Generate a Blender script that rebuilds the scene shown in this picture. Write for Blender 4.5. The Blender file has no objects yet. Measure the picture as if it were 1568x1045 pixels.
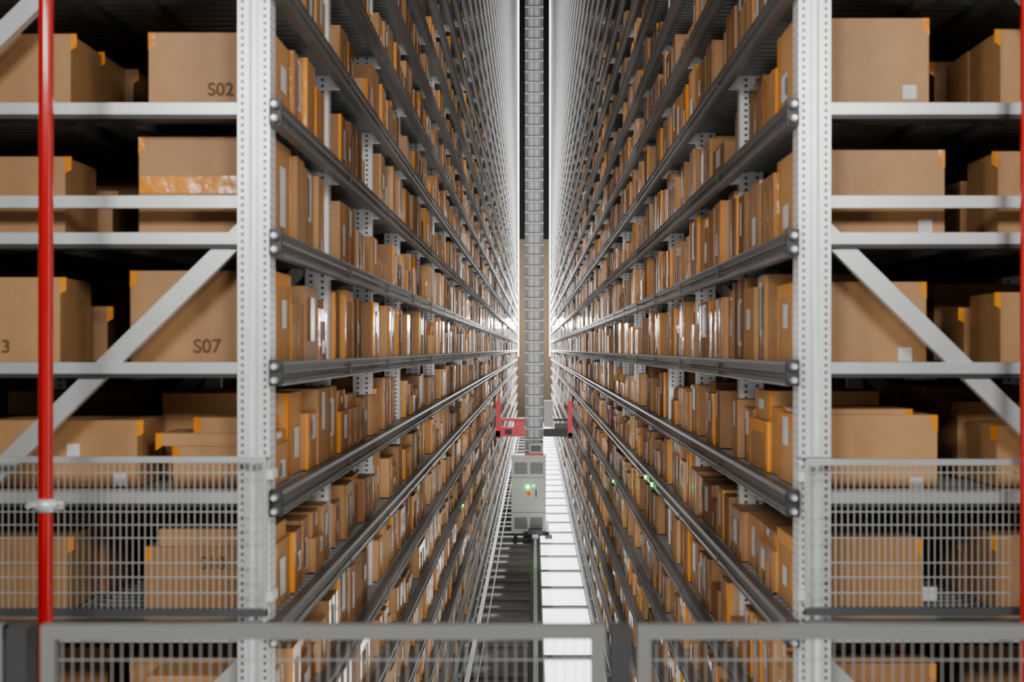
import bpy, math, random
from mathutils import Vector
random.seed(11)
CZ=3.87; F=1866.0; VX=818.0; VY=535.0
def PX(x,Y): return (x-VX)/F*Y
def PZ(y,Y): return CZ+(VY-y)/F*Y
PITCH=0.4375; Z0=CZ-0.0465
def ZK(k): return Z0+PITCH*k
KMIN,KMAX=-8,42
YF=4.10; BAY=1.47; NB=41; YEND=YF+BAY*NB
XB=.915
sc=bpy.context.scene

# ---------------------------------------------------------------- materials
def newmat(name):
    m=bpy.data.materials.new(name); m.use_nodes=True
    nt=m.node_tree; b=nt.nodes['Principled BSDF']
    return m,nt,b
def simple(name,col,rough=0.5,metal=0.0,noise=0.0,scale=8.0,bump=0.0,emit=None,es=0.0,coat=0.0,nosample=False):
    m,nt,b=newmat(name)
    b.inputs['Base Color'].default_value=(*col,1); b.inputs['Roughness'].default_value=rough
    b.inputs['Metallic'].default_value=metal
    if coat: b.inputs['Coat Weight'].default_value=coat; b.inputs['Coat Roughness'].default_value=0.12
    if emit: 
        b.inputs['Emission Color'].default_value=(*emit,1); b.inputs['Emission Strength'].default_value=es
    if nosample: m.cycles.emission_sampling='NONE'
    if noise or bump:
        tc=nt.nodes.new('ShaderNodeTexCoord'); n=nt.nodes.new('ShaderNodeTexNoise')
        n.inputs['Scale'].default_value=scale; n.inputs['Detail'].default_value=3
        nt.links.new(tc.outputs['Object'],n.inputs['Vector'])
        if noise:
            mx=nt.nodes.new('ShaderNodeMix'); mx.data_type='RGBA'
            mx.inputs[6].default_value=(*[max(0,c*(1-noise)) for c in col],1)
            mx.inputs[7].default_value=(*[min(1,c*(1+noise)) for c in col],1)
            nt.links.new(n.outputs['Fac'],mx.inputs[0]); nt.links.new(mx.outputs[2],b.inputs['Base Color'])
        if bump:
            bp=nt.nodes.new('ShaderNodeBump'); bp.inputs['Strength'].default_value=bump; bp.inputs['Distance'].default_value=0.01
            nt.links.new(n.outputs['Fac'],bp.inputs['Height']); nt.links.new(bp.outputs['Normal'],b.inputs['Normal'])
    return m
def toned(name,c0,c1,rough,coat=0.0,bump=0.0,bscale=20):
    m,nt,b=newmat(name)
    a=nt.nodes.new('ShaderNodeAttribute'); a.attribute_name='tone'
    tc=nt.nodes.new('ShaderNodeTexCoord'); n=nt.nodes.new('ShaderNodeTexNoise')
    n.inputs['Scale'].default_value=bscale; n.inputs['Detail'].default_value=3
    nt.links.new(tc.outputs['Object'],n.inputs['Vector'])
    ad=nt.nodes.new('ShaderNodeMath'); ad.operation='MULTIPLY_ADD'
    nt.links.new(n.outputs['Fac'],ad.inputs[0]); ad.inputs[1].default_value=0.25
    nt.links.new(a.outputs['Fac'],ad.inputs[2])
    r=nt.nodes.new('ShaderNodeValToRGB'); r.color_ramp.elements[0].color=(*c0,1); r.color_ramp.elements[1].color=(*c1,1)
    r.color_ramp.elements[0].position=0.1; r.color_ramp.elements[1].position=1.0
    nt.links.new(ad.outputs[0],r.inputs[0]); nt.links.new(r.outputs[0],b.inputs['Base Color'])
    b.inputs['Roughness'].default_value=rough
    if coat: b.inputs['Coat Weight'].default_value=coat; b.inputs['Coat Roughness'].default_value=0.1
    if bump:
        bp=nt.nodes.new('ShaderNodeBump'); bp.inputs['Strength'].default_value=bump; bp.inputs['Distance'].default_value=0.01
        nt.links.new(n.outputs['Fac'],bp.inputs['Height']); nt.links.new(bp.outputs['Normal'],b.inputs['Normal'])
    return m
M_card=toned('cardboard',(0.20,0.095,0.036),(0.56,0.31,0.13),0.55)
M_tape=toned('orange_tape',(0.58,0.16,0.004),(0.85,0.34,0.012),0.2,coat=0.8,bump=0.6,bscale=14)
M_clear=toned('brown_glossy_tape',(0.22,0.095,0.03),(0.48,0.25,0.09),0.12,coat=1.0,bump=1.0,bscale=12)
M_label=simple('paper_label',(0.60,0.60,0.61),0.3,noise=0.3,scale=30)
M_black=simple('black_print',(0.03,0.02,0.015),0.6)
M_print=simple('brown_print',(0.10,0.05,0.02),0.7)
M_galv=simple('galvanised_steel',(0.72,0.75,0.76),0.36,metal=0.4,noise=0.15,scale=25)
M_galv2=simple('painted_light_steel',(0.52,0.55,0.56),0.36,metal=0.5,noise=0.18,scale=7)
M_guard=simple('guard_mesh_wire',(0.46,0.47,0.46),0.4,metal=0.4)
M_fence=simple('fence_steel',(0.27,0.28,0.27),0.45,metal=0.3)
M_beam=simple('dark_beam_steel',(0.055,0.058,0.062),0.42,metal=0.0,noise=0.2,scale=9)
M_deck=simple('deck_steel',(0.17,0.18,0.18),0.5,metal=0.4,noise=0.25,scale=6)
M_dark=simple('dark_steel',(0.03,0.031,0.034),0.5,metal=0.2)
M_red=simple('red_pipe_paint',(0.50,0.004,0.008),0.22,coat=0.6)
M_redc=simple('red_crane_paint',(0.85,0.004,0.04),0.35,emit=None)
M_cab=simple('cabinet_paint',(0.50,0.53,0.47),0.45,noise=0.05,scale=5)
M_green=simple('green_emitter',(0.1,0.8,0.2),0.4,emit=(0.05,1,0.15),es=14,nosample=True)
M_yel=simple('yellow_button',(0.9,0.6,0.02),0.4)
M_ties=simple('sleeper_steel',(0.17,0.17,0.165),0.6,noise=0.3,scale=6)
M_shadebar=simple('shade_bar',(0.34,0.36,0.36),0.6,noise=0.3,scale=6)  # grey of the shadow bars across the bright floor
M_floorglow=simple('floor_glow',(0.9,0.9,0.9),0.4,emit=(0.95,1.0,0.97),es=3.8)  # emission imitates bright light reflected off the pale floor
M_lamp=simple('lamp_emitter',(1,1,1),0.4,emit=(1,0.98,0.92),es=60,nosample=True)
M_strip=simple('led_strip_emitter',(1,1,1),0.4,emit=(1,0.98,0.95),es=9)
M_conc=simple('concrete',(0.12,0.11,0.10),0.5,noise=0.35,scale=3,bump=0.1)
M_mast=simple('mast_panel',(0.80,0.82,0.85),0.4,noise=0.1,scale=4)
M_mastd=simple('mast_frame',(0.22,0.23,0.24),0.45,metal=0.2)
M_wall=simple('end_wall_panel',(0.62,0.54,0.40),0.6,noise=0.05,emit=None)
M_walldark=simple('side_wall',(0.04,0.044,0.048),0.8)
m,nt,b=newmat('perforated_steel'); M_perf=m
uv=nt.nodes.new('ShaderNodeUVMap'); sp=nt.nodes.new('ShaderNodeSeparateXYZ'); nt.links.new(uv.outputs[0],sp.inputs[0])
def mth(op,a,bb=None,c=None):
    n=nt.nodes.new('ShaderNodeMath'); n.operation=op
    for i,v in enumerate((a,bb,c)):
        if v is None: continue
        if isinstance(v,(int,float)): n.inputs[i].default_value=v
        else: nt.links.new(v,n.inputs[i])
    return n.outputs[0]
u,v=sp.outputs[0],sp.outputs[1]
c1=mth('ABSOLUTE',mth('SUBTRACT',mth('ABSOLUTE',mth('SUBTRACT',u,0.5)),0.24))
cm=mth('LESS_THAN',c1,0.065)
vm=mth('LESS_THAN',mth('FRACT',mth('DIVIDE',v,0.028)),0.42)
msk=mth('MULTIPLY',cm,vm)
mx=nt.nodes.new('ShaderNodeMix'); mx.data_type='RGBA'; nt.links.new(msk,mx.inputs[0])
mx.inputs[6].default_value=(0.74,0.77,0.79,1); mx.inputs[7].default_value=(0.08,0.08,0.085,1)
nt.links.new(mx.outputs[2],b.inputs['Base Color']); b.inputs['Metallic'].default_value=0.35; b.inputs['Roughness'].default_value=0.34

# ---------------------------------------------------------------- builder
class MB:
    def __init__(s,mats): s.v=[];s.f=[];s.m=[];s.t=[];s.uv=[];s.mats=mats;s.mi={m.name:i for i,m in enumerate(mats)}
    def quad(s,p,mat,tone=0.5,uv=None):
        n=len(s.v); s.v.extend(p); s.f.append(tuple(range(n,n+len(p)))); s.m.append(s.mi[mat.name]); s.t.append(tone)
        s.uv.extend(uv if uv else [(0.5,0.0)]*len(p))
    def box(s,x0,x1,y0,y1,z0,z1,mat,tone=0.5):
        if x0>x1: x0,x1=x1,x0
        n=len(s.v)
        s.v.extend([(x0,y0,z0),(x1,y0,z0),(x1,y1,z0),(x0,y1,z0),(x0,y0,z1),(x1,y0,z1),(x1,y1,z1),(x0,y1,z1)])
        for f in ((0,3,2,1),(4,5,6,7),(0,1,5,4),(1,2,6,5),(2,3,7,6),(3,0,4,7)):
            s.f.append(tuple(n+i for i in f)); s.m.append(s.mi[mat.name]); s.t.append(tone); s.uv.extend([(0.5,0.0)]*4)
    def bar(s,a,bb,w,h,mat,up=(0,1,0),tone=0.5):
        a=Vector(a);bb=Vector(bb);d=(bb-a).normalized();up=Vector(up)
        sd=d.cross(up).normalized();up=sd.cross(d).normalized()
        n=len(s.v)
        for p in (a,bb):
            for i,j in ((-1,-1),(1,-1),(1,1),(-1,1)):
                s.v.append(tuple(p+sd*(w/2*i)+up*(h/2*j)))
        for f in ((0,1,2,3),(7,6,5,4),(0,4,5,1),(1,5,6,2),(2,6,7,3),(3,7,4,0)):
            s.f.append(tuple(n+i for i in f)); s.m.append(s.mi[mat.name]); s.t.append(tone); s.uv.extend([(0.5,0.0)]*4)
    def cyl(s,a,bb,r,mat,n=16,r2=None):
        a=Vector(a);bb=Vector(bb);d=(bb-a).normalized();up=Vector((0,0,1)) if abs(d.z)<0.9 else Vector((1,0,0))
        sd=d.cross(up).normalized();up=sd.cross(d).normalized(); r2=r if r2 is None else r2
        o=len(s.v)
        for p,rr in ((a,r),(bb,r2)):
            for i in range(n):
                t=2*math.pi*i/n; s.v.append(tuple(p+sd*math.cos(t)*rr+up*math.sin(t)*rr))
        for i in range(n):
            j=(i+1)%n; s.f.append((o+i,o+j,o+n+j,o+n+i)); s.m.append(s.mi[mat.name]); s.t.append(0.5); s.uv.extend([(0.5,0)]*4)
        for rg in (range(o+n-1,o-1,-1),range(o+n,o+2*n)):
            s.f.append(tuple(rg)); s.m.append(s.mi[mat.name]); s.t.append(0.5); s.uv.extend([(0.5,0)]*n)
    def make(s,name,parent=None,smooth=False):
        me=bpy.data.meshes.new(name); me.from_pydata(s.v,[],s.f)
        for m in s.mats: me.materials.append(m)
        me.polygons.foreach_set('material_index',s.m)
        at=me.attributes.new('tone','FLOAT','FACE'); at.data.foreach_set('value',s.t)
        ul=me.uv_layers.new(name='UVMap'); ul.data.foreach_set('uv',[c for p in s.uv for c in p])
        if smooth: me.polygons.foreach_set('use_smooth',[len(f)==4 for f in s.f])
        me.update()
        o=bpy.data.objects.new(name,me); sc.collection.objects.link(o)
        if parent: o.parent=parent
        return o
def empty(name,loc=(0,0,0)):
    e=bpy.data.objects.new(name,None); sc.collection.objects.link(e); e.location=loc; e.empty_display_size=0.2; return e

# ---------------------------------------------------------------- cardboard boxes
BX=MB([M_card,M_tape,M_clear,M_label,M_black])
def carton(s,xa,xb,y0,y1,z0,z1,tone=None,style=None,yaw=None,rich=False):
    """xa = aisle end (abs), xb = rear end (abs); s=side sign"""
    if tone is None: tone=random.choice((random.uniform(-0.05,0.2),random.uniform(.2,.5),random.uniform(.25,.65)))
    if style is None: style=random.choice('ooocccccobnn')
    if yaw is None: yaw=random.uniform(-0.035,0.035)
    cx,cy=(xa+xb)/2,(y0+y1)/2; ca,sa=math.cos(yaw),math.sin(yaw)
    def T(p):
        x,y=p[0]-cx,p[1]-cy
        return (s*(cx+x*ca-y*sa),cy+x*sa+y*ca,p[2])
    def Q(ps,mat,tn):
        ps=[T(p) for p in ps]
        if s>0: ps=ps[::-1]
        BX.quad(ps,mat,tn)
    Q([(xa,y0,z0),(xa,y1,z0),(xa,y1,z1),(xa,y0,z1)],M_card,tone)
    Q([(xb,y1,z0),(xb,y0,z0),(xb,y0,z1),(xb,y1,z1)],M_card,tone)
    Q([(xb,y0,z0),(xa,y0,z0),(xa,y0,z1),(xb,y0,z1)],M_card,tone)
    Q([(xa,y1,z0),(xb,y1,z0),(xb,y1,z1),(xa,y1,z1)],M_card,tone)
    Q([(xa,y0,z1),(xa,y1,z1),(xb,y1,z1),(xb,y0,z1)],M_card,tone)
    Q([(xa,y1,z0),(xa,y0,z0),(xb,y0,z0),(xb,y1,z0)],M_card,tone)
    e=0.0015; w=min(0.045,(y1-y0)*0.17); tt=random.uniform(0.1,0.7)
    def aisle(ya,yb,za,zb,mat,ee=e): Q([(xa-ee,ya,za),(xa-ee,yb,za),(xa-ee,yb,zb),(xa-ee,ya,zb)],mat,tt)
    tm=M_tape if style in 'ob' else M_clear
    if style in 'oc':
        aisle(y0,y0+w,z0,z1,tm); aisle(y1-w,y1,z0,z1,tm)
        fw=.012 if not rich else .02
        Q([(xa+fw,y0-e,z0),(xa-e,y0-e,z0),(xa-e,y0-e,z1),(xa+fw,y0-e,z1)],tm,tt)
        if random.random()<0.35: aisle(y0+w,y1-w,z1-0.05,z1-0.0,tm)
        tw=.022
        Q([(xb+e,y0-e,z1-0.06),(xb-tw,y0-e,z1-0.045),(xb-tw,y0-e,z1),(xb+e,y0-e,z1)],tm,tt)
        Q([(xb+e,y1,z0),(xb+e,y1-w,z0),(xb+e,y1-w,z1),(xb+e,y1,z1)],tm,tt)
        Q([(xb+e,y0+w,z0),(xb+e,y0,z0),(xb+e,y0,z1),(xb+e,y0+w,z1)],tm,tt)
    if style in 'bc':
        ym=(y0+y1)/2; aisle(ym-w*0.7,ym+w*0.7,z0,z1,tm,e*0.7)
    r=random.random()
    h=z1-z0; d=y1-y0
    if r<0.72 or rich:
        a=random.uniform(0.28,0.42); bq=random.uniform(0.58,0.75)
        za=z0+h*random.uniform(0.1,0.55); zb=min(z0+h*.95,za+h*random.uniform(0.25,0.7))
        Q([(xa-2*e,y0+d*a,za),(xa-2*e,y0+d*bq,za),(xa-2*e,y0+d*bq,zb),(xa-2*e,y0+d*a,zb)],M_label,tt)
        if r<0.2: Q([(xa-3*e,y0+d*(a+.03),za+h*.05),(xa-3*e,y0+d*(a+.1),za+h*.05),(xa-3*e,y0+d*(a+.1),zb-h*.05),(xa-3*e,y0+d*(a+.03),zb-h*.05)],M_black,tt)
        Q([(xb+2*e,y0+d*bq,za),(xb+2*e,y0+d*a,za),(xb+2*e,y0+d*a,zb),(xb+2*e,y0+d*bq,zb)],M_label,tt)

def front_px(s,k,xrear,ytop,tone,style='o',ydep=0.3,zadd=0.0,rowB=False,xaisle=None,y0=4.28):
    zb=ZK(k)+0.002+zadd; zt=PZ(ytop,y0)
    if rowB:
        xa=abs(PX(xrear,y0)); carton(s,xa+0.52,xa,y0,y0+ydep,zb,zt,tone,style,0.0)
    else:
        xa=XB if xaisle is None else abs(PX(xaisle,y0))
        carton(s,xa,abs(PX(xrear,y0)),y0,y0+ydep,zb,zt,tone,style,0.0,rich=True)
    return zt
# left
front_px(-1,2,228,50,.42,'o'); front_px(-1,1,213,210,.38,'o'); front_px(-1,0,200,415,.36,'o')
z=front_px(-1,-1,265,684,.42,'o'); carton(-1,.93,1.33,4.29,4.56,z+.001,z+.045,.5,'o',0.01); carton(-1,.95,1.20,4.3,4.55,z+.046,z+.10,.4,'o',-.01)
z=front_px(-1,-2,222,838,.3,'o'); carton(-1,.93,1.32,4.29,4.56,z+.001,z+.06,.55,'n',0.01)
front_px(-1,3,225,-150,.3)
# right
front_px(1,2,1422,28,.5,'o'); front_px(1,1,1446,230,.48,'o'); front_px(1,0,1418,432,.46,'o')
z=front_px(1,-1,1435,636,.55,'o'); carton(1,.93,1.33,4.29,4.56,z+.001,z+.02,.5,'o',0.0); front_px(1,-2,1412,826,.42,'o'); front_px(1,3,1430,-160,.4)
# row B (rear boxes)
for k,xr,yt,tn in ((2,108,52,.36),(1,100,240,.30),(0,92,425,.5),(-2,104,822,.36),(3,110,-140,.3)):
    front_px(-1,k,xr,yt,tn,'o',rowB=True)
front_px(-1,-1,210,644,.42,'o',rowB=True)
for k,xr,yt,tn in ((2,1532,45,.42),(1,1528,232,.36),(0,1532,448,.36),(-1,1526,652,.4),(-2,1526,820,.4),(3,1530,-140,.3)):
    front_px(1,k,xr,yt,tn,'o',rowB=True)
for s in (-1,1):
    for k in range(KMIN,KMAX+1):
        zb=ZK(k)+0.002
        for bay in range(NB):
            ys=YF+BAY*bay+0.075; ye=YF+BAY*(bay+1)-0.008
            y=ys
            if bay==0 and -2<=k<=3: y=4.28+0.3+0.015
            base_h=random.uniform(0.27,0.335) if k>=0 else random.uniform(0.20,0.32)
            while y<ye-0.15:
                w=random.choice((0.15,0.17,0.19,0.2,0.22,0.25,0.28,0.36))*random.uniform(0.95,1.05)
                if y+w>ye or ye-(y+w)<.10: w=ye-y
                if random.random()<(0.055 if k>-6 else 0.15): y+=w*random.uniform(.4,1); continue
                h=min(0.345,max(0.14,base_h+random.choice((0,0,0.01,.02,-.03,-.06,.03,-.11))))
                xa=.897+random.choice((0,0,0.006,0.012,0.03,0.06)); L=random.uniform(0.42,0.49)
                carton(s,xa,xa+L,y,y+w,zb,zb+h)
                if h<0.2 and random.random()<.5:
                    carton(s,xa+.02,xa+L-.03,y+.01,y+w-.01,zb+h+.001,min(zb+h+random.uniform(.04,.12),zb+.34))
                y+=w+random.choice((0.006,0.01,0.02,0.04))
        if -4<=k<=5:
            y=4.28+0.3+0.02
            while y<13:
                w=random.uniform(.2,.33)
                xa=1.62+random.uniform(-.03,.03)
                if random.random()<.12: y+=w; continue
                h=random.uniform(.2,.33)
                carton(s,xa+.50,xa,y,y+w,zb,zb+h)
                y+=w+.02
boxes=BX.make('cardboard_boxes')
LB=MB([M_label,M_print,M_tape])
for (x,y) in ((1393,141),(1417,347),(1386,543),(1404,742),(1424,910)):
    Yq=4.277; w=.024
    LB.box(PX(x,Yq)-w,PX(x,Yq)+w,Yq,Yq+.0025,PZ(y,Yq)-w,PZ(y,Yq)+w,M_label)
for (x,y) in ((183,735),(112,690)):
    Yq=4.277; w=.022
    LB.box(PX(x,Yq)-w,PX(x,Yq)+w,Yq,Yq+.0025,PZ(y,Yq)-w,PZ(y,Yq)+w,M_label)
Yq=4.277
LB.box(PX(214,Yq),PX(365,Yq),Yq,Yq+.002,PZ(296,Yq),PZ(270,Yq),M_tape)
LB.make('printed_labels',boxes)
def text(t,x,y,sz):
    c=bpy.data.curves.new('print','FONT'); c.body=t; c.size=sz; c.extrude=0.0004; c.align_x='CENTER'; c.offset=.0008
    c.materials.append(M_print)
    o=bpy.data.objects.new('box_print_'+t,c); sc.collection.objects.link(o)
    o.location=(PX(x,4.277),4.277,PZ(y,4.277)); o.rotation_euler=(math.pi/2,0,0); o.parent=boxes
text('S02',338,146,.064); text('S07',317,540,.068); text('S18',325,872,.064); text('13',2,540,.064)

# ---------------------------------------------------------------- racks
def upright_detail(mb,xa,xb,y0,y1,zlo,zhi):
    us=[0,.1,.2,.36,.42,.58,.64,.8,.9,1]; W=xb-xa
    dep=[0,0,0,0,.014,.014,0,0,0,0]
    X=[xa+u*W for u in us]
    st=.0245; n=int((zhi-zlo)/st)
    for i in range(9):
        xl,xr=X[i],X[i+1]
        yl=y0+dep[i]; yr=y0+dep[i+1]
        if i in (1,7):
            for j in range(n):
                z=zlo+j*st
                mb.quad([(xl,yl,z),(xr,yr,z),(xr,yr,z+st*.5),(xl,yl,z+st*.5)],M_galv)
                zq=z+st*.5; zt=z+st
                mb.quad([(xl,yl+.004,zq),(xr,yr+.004,zq),(xr,yr+.004,zt),(xl,yl+.004,zt)],M_deck)
        else:
            mb.quad([(xl,yl,zlo),(xr,yr,zlo),(xr,yr,zhi),(xl,yl,zhi)],M_galv)
    for x in (xa,xb):
        mb.quad([(x,y0,zlo),(x,y1,zlo),(x,y1,zhi),(x,y0,zhi)],M_perf,uv=[(0,zlo),(1,zlo),(1,zhi),(0,zhi)])
    mb.quad([(xa,y1,zlo),(xb,y1,zlo),(xb,y1,zhi),(xa,y1,zhi)],M_galv)
def upright_plain(mb,xa,xb,y0,y1,zlo,zhi):
    for p,q in (((xa,y0),(xb,y0)),((xb,y0),(xb,y1)),((xb,y1),(xa,y1)),((xa,y1),(xa,y0))):
        mb.quad([(p[0],p[1],zlo),(q[0],q[1],zlo),(q[0],q[1],zhi),(p[0],p[1],zhi)],M_perf,uv=[(0,zlo),(1,zlo),(1,zhi),(0,zhi)])
ZTOP=ZK(KMAX)+.45
XF0,XF1=0.890,0.998
REC=.05
def rack(s,name):
    R=MB([M_galv,M_galv2,M_perf,M_beam,M_deck,M_dark])
    def b(x0,x1,*a,**k): R.box(s*x0,s*x1,*a,**k)
    for n in range(NB+1):
        y0=YF+BAY*n
        for (xa,xb) in ((XF0+(REC if n else 0),XF1+(REC if n else 0)),(2.14,2.25)):
            A,B_=sorted((s*xa,s*xb))
            if n==0: upright_detail(R,A,B_,y0,y0+.09,0,ZK(5)); upright_plain(R,A,B_,y0,y0+.09,ZK(5),ZTOP)
            else: upright_plain(R,A,B_,y0,y0+.065,0,ZTOP)
        b(1.44,1.51,y0+.02,y0+.065,0,ZTOP,M_galv) if n>0 else None
        zj=PZ(352,YF); per=1.475
        m0=int(math.floor((0.3-zj)/per)); 
        z=zj+per*m0
        while z<ZTOP-0.3:
            if z-1.2>0.1:
                R.bar((s*(.985 if n==0 else 1.04),y0+.045,z),(s*2.18,y0+.045,z-1.17),.062,.035,M_galv2)
            zz=z+.098
            if 0<zz<ZTOP: R.box(s*XF1,s*2.14,y0+.03,y0+.065,zz-.020,zz+.020,M_galv2)
            z+=per
    ye=YEND+.09
    for k in range(KMIN,KMAX+1):
        z=ZK(k)
        prof=[(.888,z+.004),(.853,z+.004),(.843,z-.006),(.843,z-.030),(.851,z-.036),(.851,z-.052),(.843,z-.058),(.843,z-.070),(.851,z-.078),(.888,z-.078)]
        y0=YF-.005
        for i in range(len(prof)):
            p=prof[i];q=prof[(i+1)%len(prof)]
            R.quad([(s*p[0],y0,p[1]),(s*p[0],ye,p[1]),(s*q[0],ye,q[1]),(s*q[0],y0,q[1])],M_beam)
        R.quad([(s*p[0],y0,p[1]) for p in prof],M_dark)
        for n in range(1,NB+1):
            y0=YF+BAY*n; b(.888,XF0+REC,y0+.005,y0+.06,z-.07,z-.012,M_galv)
        for xx in (1.37,1.60,2.16):
            b(xx-.02,xx+.02,YF+.1,ye,z-.06,z-.006,M_beam)
        near=-4<=k<=6
        yd=YF+.12
        if near:
            y=YF+.12
            while y<13:
                pts=[(y,z-.004),(y+.025,z-.004),(y+.035,z-.022),(y+.06,z-.022),(y+.07,z-.004)]
                for i in range(4):
                    a,c=pts[i],pts[i+1]
                    R.quad([(s*.89,a[0],a[1]),(s*2.2,a[0],a[1]),(s*2.2,c[0],c[1]),(s*.89,c[0],c[1])],M_deck)
                y+=.07
            yd=y
        b(.89,2.2,yd,ye,z-.012,z-.002,M_deck)
        b(XF1,2.14,YF+.005,YF+.10,z-.036,z+.002,M_galv2)
        b(XF1,2.14,YF+.012,YF+.10,z-.050,z-.036,M_dark)
        if -4<=k<=5:
            b(.846,.888,YF-.022,YF-.005,z-.078,z+.012,M_dark)
            for zz in (z-.012,z-.058):
                R.cyl((s*.866,YF-.045,zz),(s*.866,YF-.02,zz),.013,M_deck,10)
                R.cyl((s*.866,YF-.056,zz),(s*.866,YF-.045,zz),.008,M_galv,8)
        for n in range(1,14):
            y0=YF+BAY*n
            if near: 
                b(.840,.843,y0+.02,y0+.05,z-.065,z-.014,M_beam)
    for zz in (PZ(702,YF),):
        b(XF0-.004,XF1+.004,YF-.006,YF,zz-.004,zz+.004,M_deck)
    for n in range(NB+1): b(.87,1.08,YF+BAY*n-.03,YF+BAY*n+.12,0,.012,M_galv)
    return R.make(name)
rack(-1,'pallet_storage_rack'); rack(1,'pallet_storage_rack')

# ---------------------------------------------------------------- mesh guards on rack front
def meshguard(name,x0,x1,Y,zt,zb):
    G=MB([M_guard,M_beam,M_galv,M_galv2])
    G.box(x0,x1,Y-.010,Y+.010,zt-.010,zt+.010,M_galv2)
    G.box(x0,x1,Y-.014,Y+.014,zb-.012,zb+.012,M_beam)
    G.box(x0,x1,Y-.010,Y+.010,zb-.044,zb-.030,M_beam)
    for x in (x0,x1-.012): G.box(x,x+.012,Y-.009,Y+.009,zb-.04,zt+.010,M_guard)
    n=int((x1-x0)/.0205)
    for i in range(n+1):
        x=x0+i*.0205; G.box(x-.0014,x+.0014,Y-.0014,Y+.0014,zb,zt,M_guard)
    for yy in (724,784,804,824,862,884,908): 
        z=PZ(yy,Y); G.box(x0,x1,Y-.0045,Y-.0015,z-.0016,z+.0016,M_guard)
    xi=x1 if x1<0 else x0
    for z in (zt-.05,zb+.05): G.box(xi-.02,xi+.02,Y,YF,z-.015,z+.015,M_galv)
    return G.make(name)
YG=4.03
meshguard('mesh_guard_panel',-2.25,PX(409,YG),YG,PZ(704,YG),PZ(938,YG))
meshguard('mesh_guard_panel',PX(1232,YG),2.25,YG,PZ(708,YG),PZ(936,YG))

# ---------------------------------------------------------------- foreground fence + platform
YN=2.6; ZPL=CZ-1.62
FN=MB([M_galv,M_fence,M_beam,M_guard])
zr=PZ(967,YN)
def panel(x0,x1):
    FN.box(x0,x1,YN-.015,YN+.015,zr-.015,zr+.015,M_fence)
    FN.box(x0,x1,YN-.015,YN+.015,ZPL+.08,ZPL+.11,M_fence)
    for x in (x0,x1-.03): FN.box(x,x+.03,YN-.0145,YN+.0145,ZPL+.08,zr+.0145,M_fence)
    n=int((x1-x0)/.021)
    for i in range(1,n): FN.box(x0+i*.021-.001,x0+i*.021+.001,YN-.0015,YN+.0015,ZPL+.1,zr,M_guard)
    z=zr-.062
    while z>ZPL+.12:
        FN.box(x0,x1,YN+.0015,YN+.004,z-.0013,z+.0013,M_guard); z-=.1
panel(PX(66,YN),PX(926,YN)); panel(PX(975,YN),PX(975,YN)+1.25); panel(PX(8,YN)-1.2,PX(8,YN))
for xp in (PX(33,YN),PX(950,YN)):
    FN.box(xp-.022,xp+.022,YN-.03,YN+.03,ZPL,zr+.012,M_beam)
    FN.box(xp-.06,xp+.06,YN-.06,YN+.06,ZPL,ZPL+.01,M_beam)
for xp in (PX(975,YN)+1.28,-2.40): FN.box(xp-.022,xp+.022,YN-.03,YN+.03,ZPL,zr+.012,M_beam)
FN.make('safety_fence')
PL=MB([M_deck,M_beam]); PL.box(-2.6,2.6,-5.5,YN+.1,ZPL-.15,ZPL,M_deck)
for x in (-2.4,0,2.4):
    for y in (-5,YN-.2): PL.box(x-.08,x+.08,y-.08,y+.08,0,ZPL-.15,M_beam)
PL.make('mezzanine_platform')

# ---------------------------------------------------------------- red sprinkler pipes
def pipe(name,x,Y,r,ztop,joint=None):
    P=MB([M_red,M_galv,M_galv2])
    X=PX(x,Y)
    P.cyl((X-.006,Y,0),(X+.004,Y,ztop),r,M_red,24)
    if joint:
        zj=PZ(joint,Y)
        P.cyl((X,Y,zj-.020),(X,Y,zj+.020),r+.008,M_galv,24)
        P.box(X-r-.03,X+r+.03,Y-.014,Y+.014,zj-.012,zj+.012,M_galv)
        for sx in (-1,1): P.cyl((X+sx*(r+.022),Y-.03,zj),(X+sx*(r+.022),Y+.03,zj),.009,M_galv2,8)
        P.bar((X-r-.022,Y,zj),(X-r-.022,YF,zj),.016,.016,M_galv)
    return P.make(name,smooth=True)
pipe('sprinkler_pipe',71,3.75,.0225,CZ+6,774)
pipe('sprinkler_pipe',1574,3.95,.022,CZ+6)

# ---------------------------------------------------------------- stacker crane
crane=empty('stacker_crane',(0,24.5,0))
def cr(name,mb):
    o=mb.make(name); o.parent=crane; o.location=(0,-24.5,0); return o
YC=24.5
C=MB([M_cab,M_dark,M_green,M_yel,M_redc,M_beam,M_galv])
cx0,cx1=PX(783,YC),PX(836,YC); cz0,cz1=.16,PZ(700,YC)
C.box(cx0,cx1,YC,YC+.5,cz0,cz1,M_cab)
C.box(cx0-.012,cx1+.012,YC-.012,YC+.51,cz1,cz1+.03,M_cab)
C.box(cx0,cx1,YC-.003,YC,cz0+.42,cz0+.428,M_dark)
C.box(cx0+.02,cx1-.02,YC-.004,YC,cz1-.42,cz1-.414,M_dark)
xm=(cx0+cx1)/2
for i in range(9):
    for (xa,xb) in ((cx0+.06,xm-.03),(xm+.03,cx1-.06)):
        z=cz1-.13-i*.026; C.box(xa,xb,YC-.008,YC,z,z+.014,M_beam)
        z=cz0+.10+i*.026; C.box(xa,xb,YC-.008,YC,z,z+.014,M_beam)
C.cyl((xm-.02,YC-.03,1.10),(xm-.02,YC,1.10),.035,M_green,16)
C.cyl((xm+.10,YC-.02,1.12),(xm+.10,YC,1.12),.015,M_green,12)
C.cyl((xm-.0,YC-.012,.97),(xm-.0,YC,.97),.06,M_yel,20)
C.cyl((xm-.0,YC-.05,.97),(xm-.0,YC-.01,.97),.032,M_redc,16)
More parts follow.
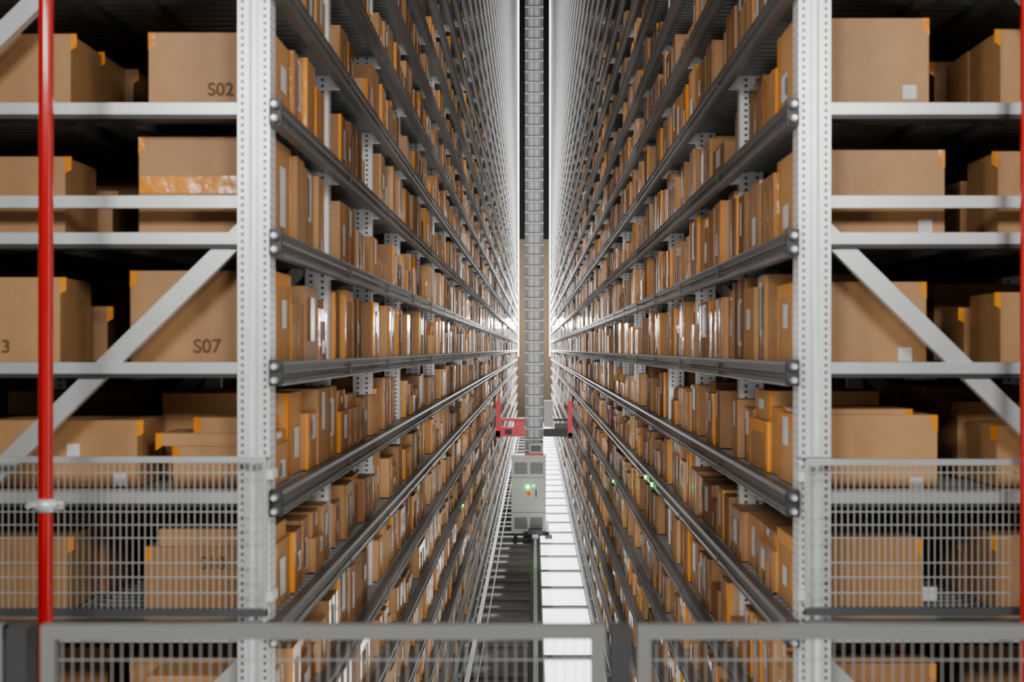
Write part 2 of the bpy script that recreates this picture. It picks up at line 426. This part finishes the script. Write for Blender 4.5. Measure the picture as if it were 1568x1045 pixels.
C.box(xm+.14,xm+.16,YC-.03,YC,.9,1.05,M_dark)
cr('control_cabinet',C)
B=MB([M_galv,M_dark,M_beam,M_redc,M_cab])
B.box(-.22,.30,YC-.05,YC+1.6,.12,.20,M_dark)
for y in (YC-.15,YC+1.5):
    B.cyl((-.04,y,.165),(.08,y,.165),.10,M_galv,24); B.box(-.12,.16,y-.12,y+.12,.18,.27,M_beam)
B.box(cx0+.05,cx0+.12,YC-.04,YC+.4,.08,.16,M_dark); B.box(.22,.36,YC-.2,YC-.05,.08,.15,M_beam)
B.bar((.2,YC-.12,.1),(.34,YC-.12,.16),.03,.03,M_galv)
B.box(-.16,.17,YC+.1,YC+.45,cz1+.03,cz1+.07,M_redc)
B.box(-.10,.17,YC+.1,YC+.4,cz1+.07,cz1+.26,M_cab); B.box(-.07,.14,YC+.095,YC+.1,cz1+.1,cz1+.22,M_beam)
cr('travel_chassis',B)
YMst=25.35
Mm=MB([M_galv2,M_galv,M_dark,M_beam,M_mast,M_mastd])
mx0,mx1=PX(804,YMst),PX(832,YMst)
ztop=23.0
Mm.box(mx0,mx0+.07,YMst,YMst+.25,.2,ztop,M_mastd); Mm.box(mx1-.07,mx1,YMst,YMst+.25,.2,ztop,M_mastd)
Mm.box(mx0+.07,mx1-.07,YMst+.04,YMst+.2,.2,ztop,M_mast)
for x in (mx0+.085,mx1-.10): Mm.box(x,x+.014,YMst-.01,YMst+.03,.2,ztop,M_mastd)
Mm.box(-.010,.010,YMst+.02,YMst+.04,.2,ztop,M_mastd)
z=.4
while z<ztop:
    Mm.box(mx0,mx1,YMst-.012,YMst+.01,z,z+.035,M_mast); Mm.box(mx0+.04,mx1-.04,YMst-.012,YMst+.04,z+.035,z+.048,M_dark); z+=.225
cr('lattice_mast',Mm)
K=MB([M_redc,M_dark,M_beam,M_cab,M_galv])
zc0,zc1=PZ(668,25.3),PZ(640,25.3)
za,zb_=PZ(668,25.3),PZ(612,25.3)
K.box(-.72,mx0-.0,25.1,25.2,za,za+.20,M_redc); K.box(-.70,-.2,25.12,25.3,zc1-.06,zc1,M_redc)
K.box(-.42,-.20,25.12,25.3,za,zc1-.05,M_redc)
K.box(-.79,-.70,25.05,26.2,za-.04,za+.12,M_redc); K.box(-.79,-.69,25.05,25.14,za,zb_-.02,M_redc)
K.box(-.60,-.46,25.09,25.12,za+.05,za+.15,M_dark)
K.box(.69,.78,25.05,25.14,za,zb_-.02,M_redc); K.box(.70,.78,25.05,26.2,za-.04,za+.08,M_dark)
K.box(mx1,.72,25.1,25.25,za,za+.16,M_dark); K.box(.42,.7,25.12,25.2,za+.16,za+.28,M_beam); K.box(mx1,.70,25.13,25.2,za+.32,za+.37,M_dark)
K.box(mx1+.01,mx1+.20,25.1,25.4,za+.2,zb_-.02,M_cab)
K.box(-.75,.75,25.9,26.1,za-.03,za+.02,M_dark)
cr('red_load_carriage',K)

# ---------------------------------------------------------------- floor, rail, glowing floor panels, ties, shade bars
fl=MB([M_conc]); fl.box(-4.2,4.2,-6,70,-.2,0,M_conc); fl.make('floor')
RL=MB([M_galv,M_beam])
RL.box(-.06,.10,3,66,.0,.012,M_beam); RL.box(.01,.03,3,66,.012,.05,M_galv); RL.box(-.01,.05,3,66,.045,.065,M_galv)
RL.make('floor_guide_rail')
T=MB([M_ties,M_shadebar,M_beam])
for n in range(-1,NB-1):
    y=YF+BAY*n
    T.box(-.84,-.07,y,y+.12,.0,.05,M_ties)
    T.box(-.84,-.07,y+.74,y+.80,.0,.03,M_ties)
    T.box(.105,.84,y+.65,y+.83,.0,.05,M_shadebar)  # solid bar stands in for a thin shadow across the floor
T.make('sleepers_and_shade_bars')
CT=MB([M_galv,M_beam]); CT.box(-.80,-.74,3,66,.052,.075,M_galv); CT.box(-.66,-.64,3,66,.052,.065,M_beam)
CT.box(.805,.83,3,66,.052,.07,M_galv)
CT.make('cable_tray')
LP=MB([M_floorglow,M_galv])
for n in range(-1,NB-1):
    y=YF+BAY*n+.85
    LP.box(.125,.78,y,y+BAY-.22,.004,.035,M_floorglow)  # floor surface made to glow in place of reflected light
    LP.box(.105,.125,y,y+BAY-.22,.0,.045,M_galv); LP.box(.78,.80,y,y+BAY-.22,.0,.045,M_galv)
LP.make('glowing_floor_panels')
G=MB([M_green,M_dark])
for (x,y) in ((708,746),(940,745),(990,743),(1000,747)):
    Yq=.843*F/abs(x-VX); z=PZ(y,Yq); sx=1 if x>VX else -1
    kk=round((z-Z0)/PITCH); z=Z0+PITCH*kk-.04
    G.cyl((sx*.840,Yq,z),(sx*.828,Yq,z),.014,M_green,12)  # small green glowing disc on the beam face
G.make('green_glow_discs')

# ---------------------------------------------------------------- shell
W=MB([M_wall,M_walldark,M_beam]); YW=66.5
W.box(-4.2,4.2,YW,YW+.2,0,CZ+6,M_wall); W.box(-4.2,4.2,YW,YW+.2,CZ+6,26,M_walldark)
W.make('wall_end')
for s,nm in ((-1,'wall_left'),(1,'wall_right')):
    w=MB([M_walldark]); w.box(s*4.2,s*4.4,-6,YW+.2,0,26,M_walldark); w.make(nm)
w=MB([M_walldark]); w.box(-4.4,4.4,-6,YW+.2,25,25.2,M_walldark); w.make('ceiling')
w=MB([M_walldark]); w.box(-4.4,4.4,-6.2,-6,0,26,M_walldark); w.make('wall_back')

# ---------------------------------------------------------------- lamps
LM=MB([M_lamp,M_strip,M_dark])
LM.box(-.35,.35,63.75,63.85,CZ+1.05,CZ+1.65,M_dark); LM.cyl((0,63.70,CZ+1.35),(0,63.75,CZ+1.35),.25,M_lamp,24)
LM.box(-.03,.03,63.78,63.84,.066,CZ+1.05,M_dark)
for s in (-1,1):
    LM.box(s*.775,s*.83,62.0,62.05,3.5,22.0,M_strip)
    LM.box(s*.83,s*.84,62.0,62.08,.08,22.0,M_dark)
LM.make('aisle_end_floodlights')
def area(name,loc,rot,sx,sy,power,col=(1,1,1),spread=math.pi):
    l=bpy.data.lights.new(name,'AREA'); l.shape='RECTANGLE'; l.size=sx; l.size_y=sy; l.energy=power; l.color=col; l.spread=spread
    o=bpy.data.objects.new(name,l); sc.collection.objects.link(o); o.location=loc; o.rotation_euler=rot; return o
for i,(y,p,H) in enumerate(((3.3,60,6),(6.5,45,6),(10,70,8),(15,85,9),(21,125,11),(29,115,12),(40,110,14),(53,130,14))):
    z0=1.0 if y>3.5 else 1.5
    area('aisle_fill',(0,y,z0+H/2),(math.pi/2,0,0),.5,H,p,(1,.965,.915))  # added fill without fixture, faces away from the camera
area('aisle_end_lamp',(0,62.5,11),(-math.pi/2,0,0),1.2,20,600,(1,.98,.95))
area('aisle_floodlight',(0,63.6,CZ+1.35),(-math.pi/2,0,0),.5,.5,1500,(1,.98,.95))
for s in (-1,1):
    l=area('hall_lamp',(s*1.7,-1.2,CZ+1.9),(0,0,0),1.4,.8,170,(1,.955,.90))
    l.rotation_euler=(Vector((s*1.3,4.2,CZ))-l.location).to_track_quat('-Z','Y').to_euler()
w=bpy.data.worlds.new('World'); sc.world=w; w.use_nodes=True
w.node_tree.nodes['Background'].inputs[0].default_value=(.6,.7,.8,1); w.node_tree.nodes['Background'].inputs[1].default_value=.05

# ---------------------------------------------------------------- camera
cam=bpy.data.cameras.new('camera'); co=bpy.data.objects.new('camera',cam); sc.collection.objects.link(co)
co.location=(0,0,CZ); co.rotation_euler=(math.pi/2,0,0)
cam.sensor_width=36; cam.lens=F/1568*36; cam.shift_x=-34/1568; cam.shift_y=12.5/1568
cam.clip_end=200; cam.dof.use_dof=True; cam.dof.focus_distance=13; cam.dof.aperture_fstop=3.2
sc.camera=co
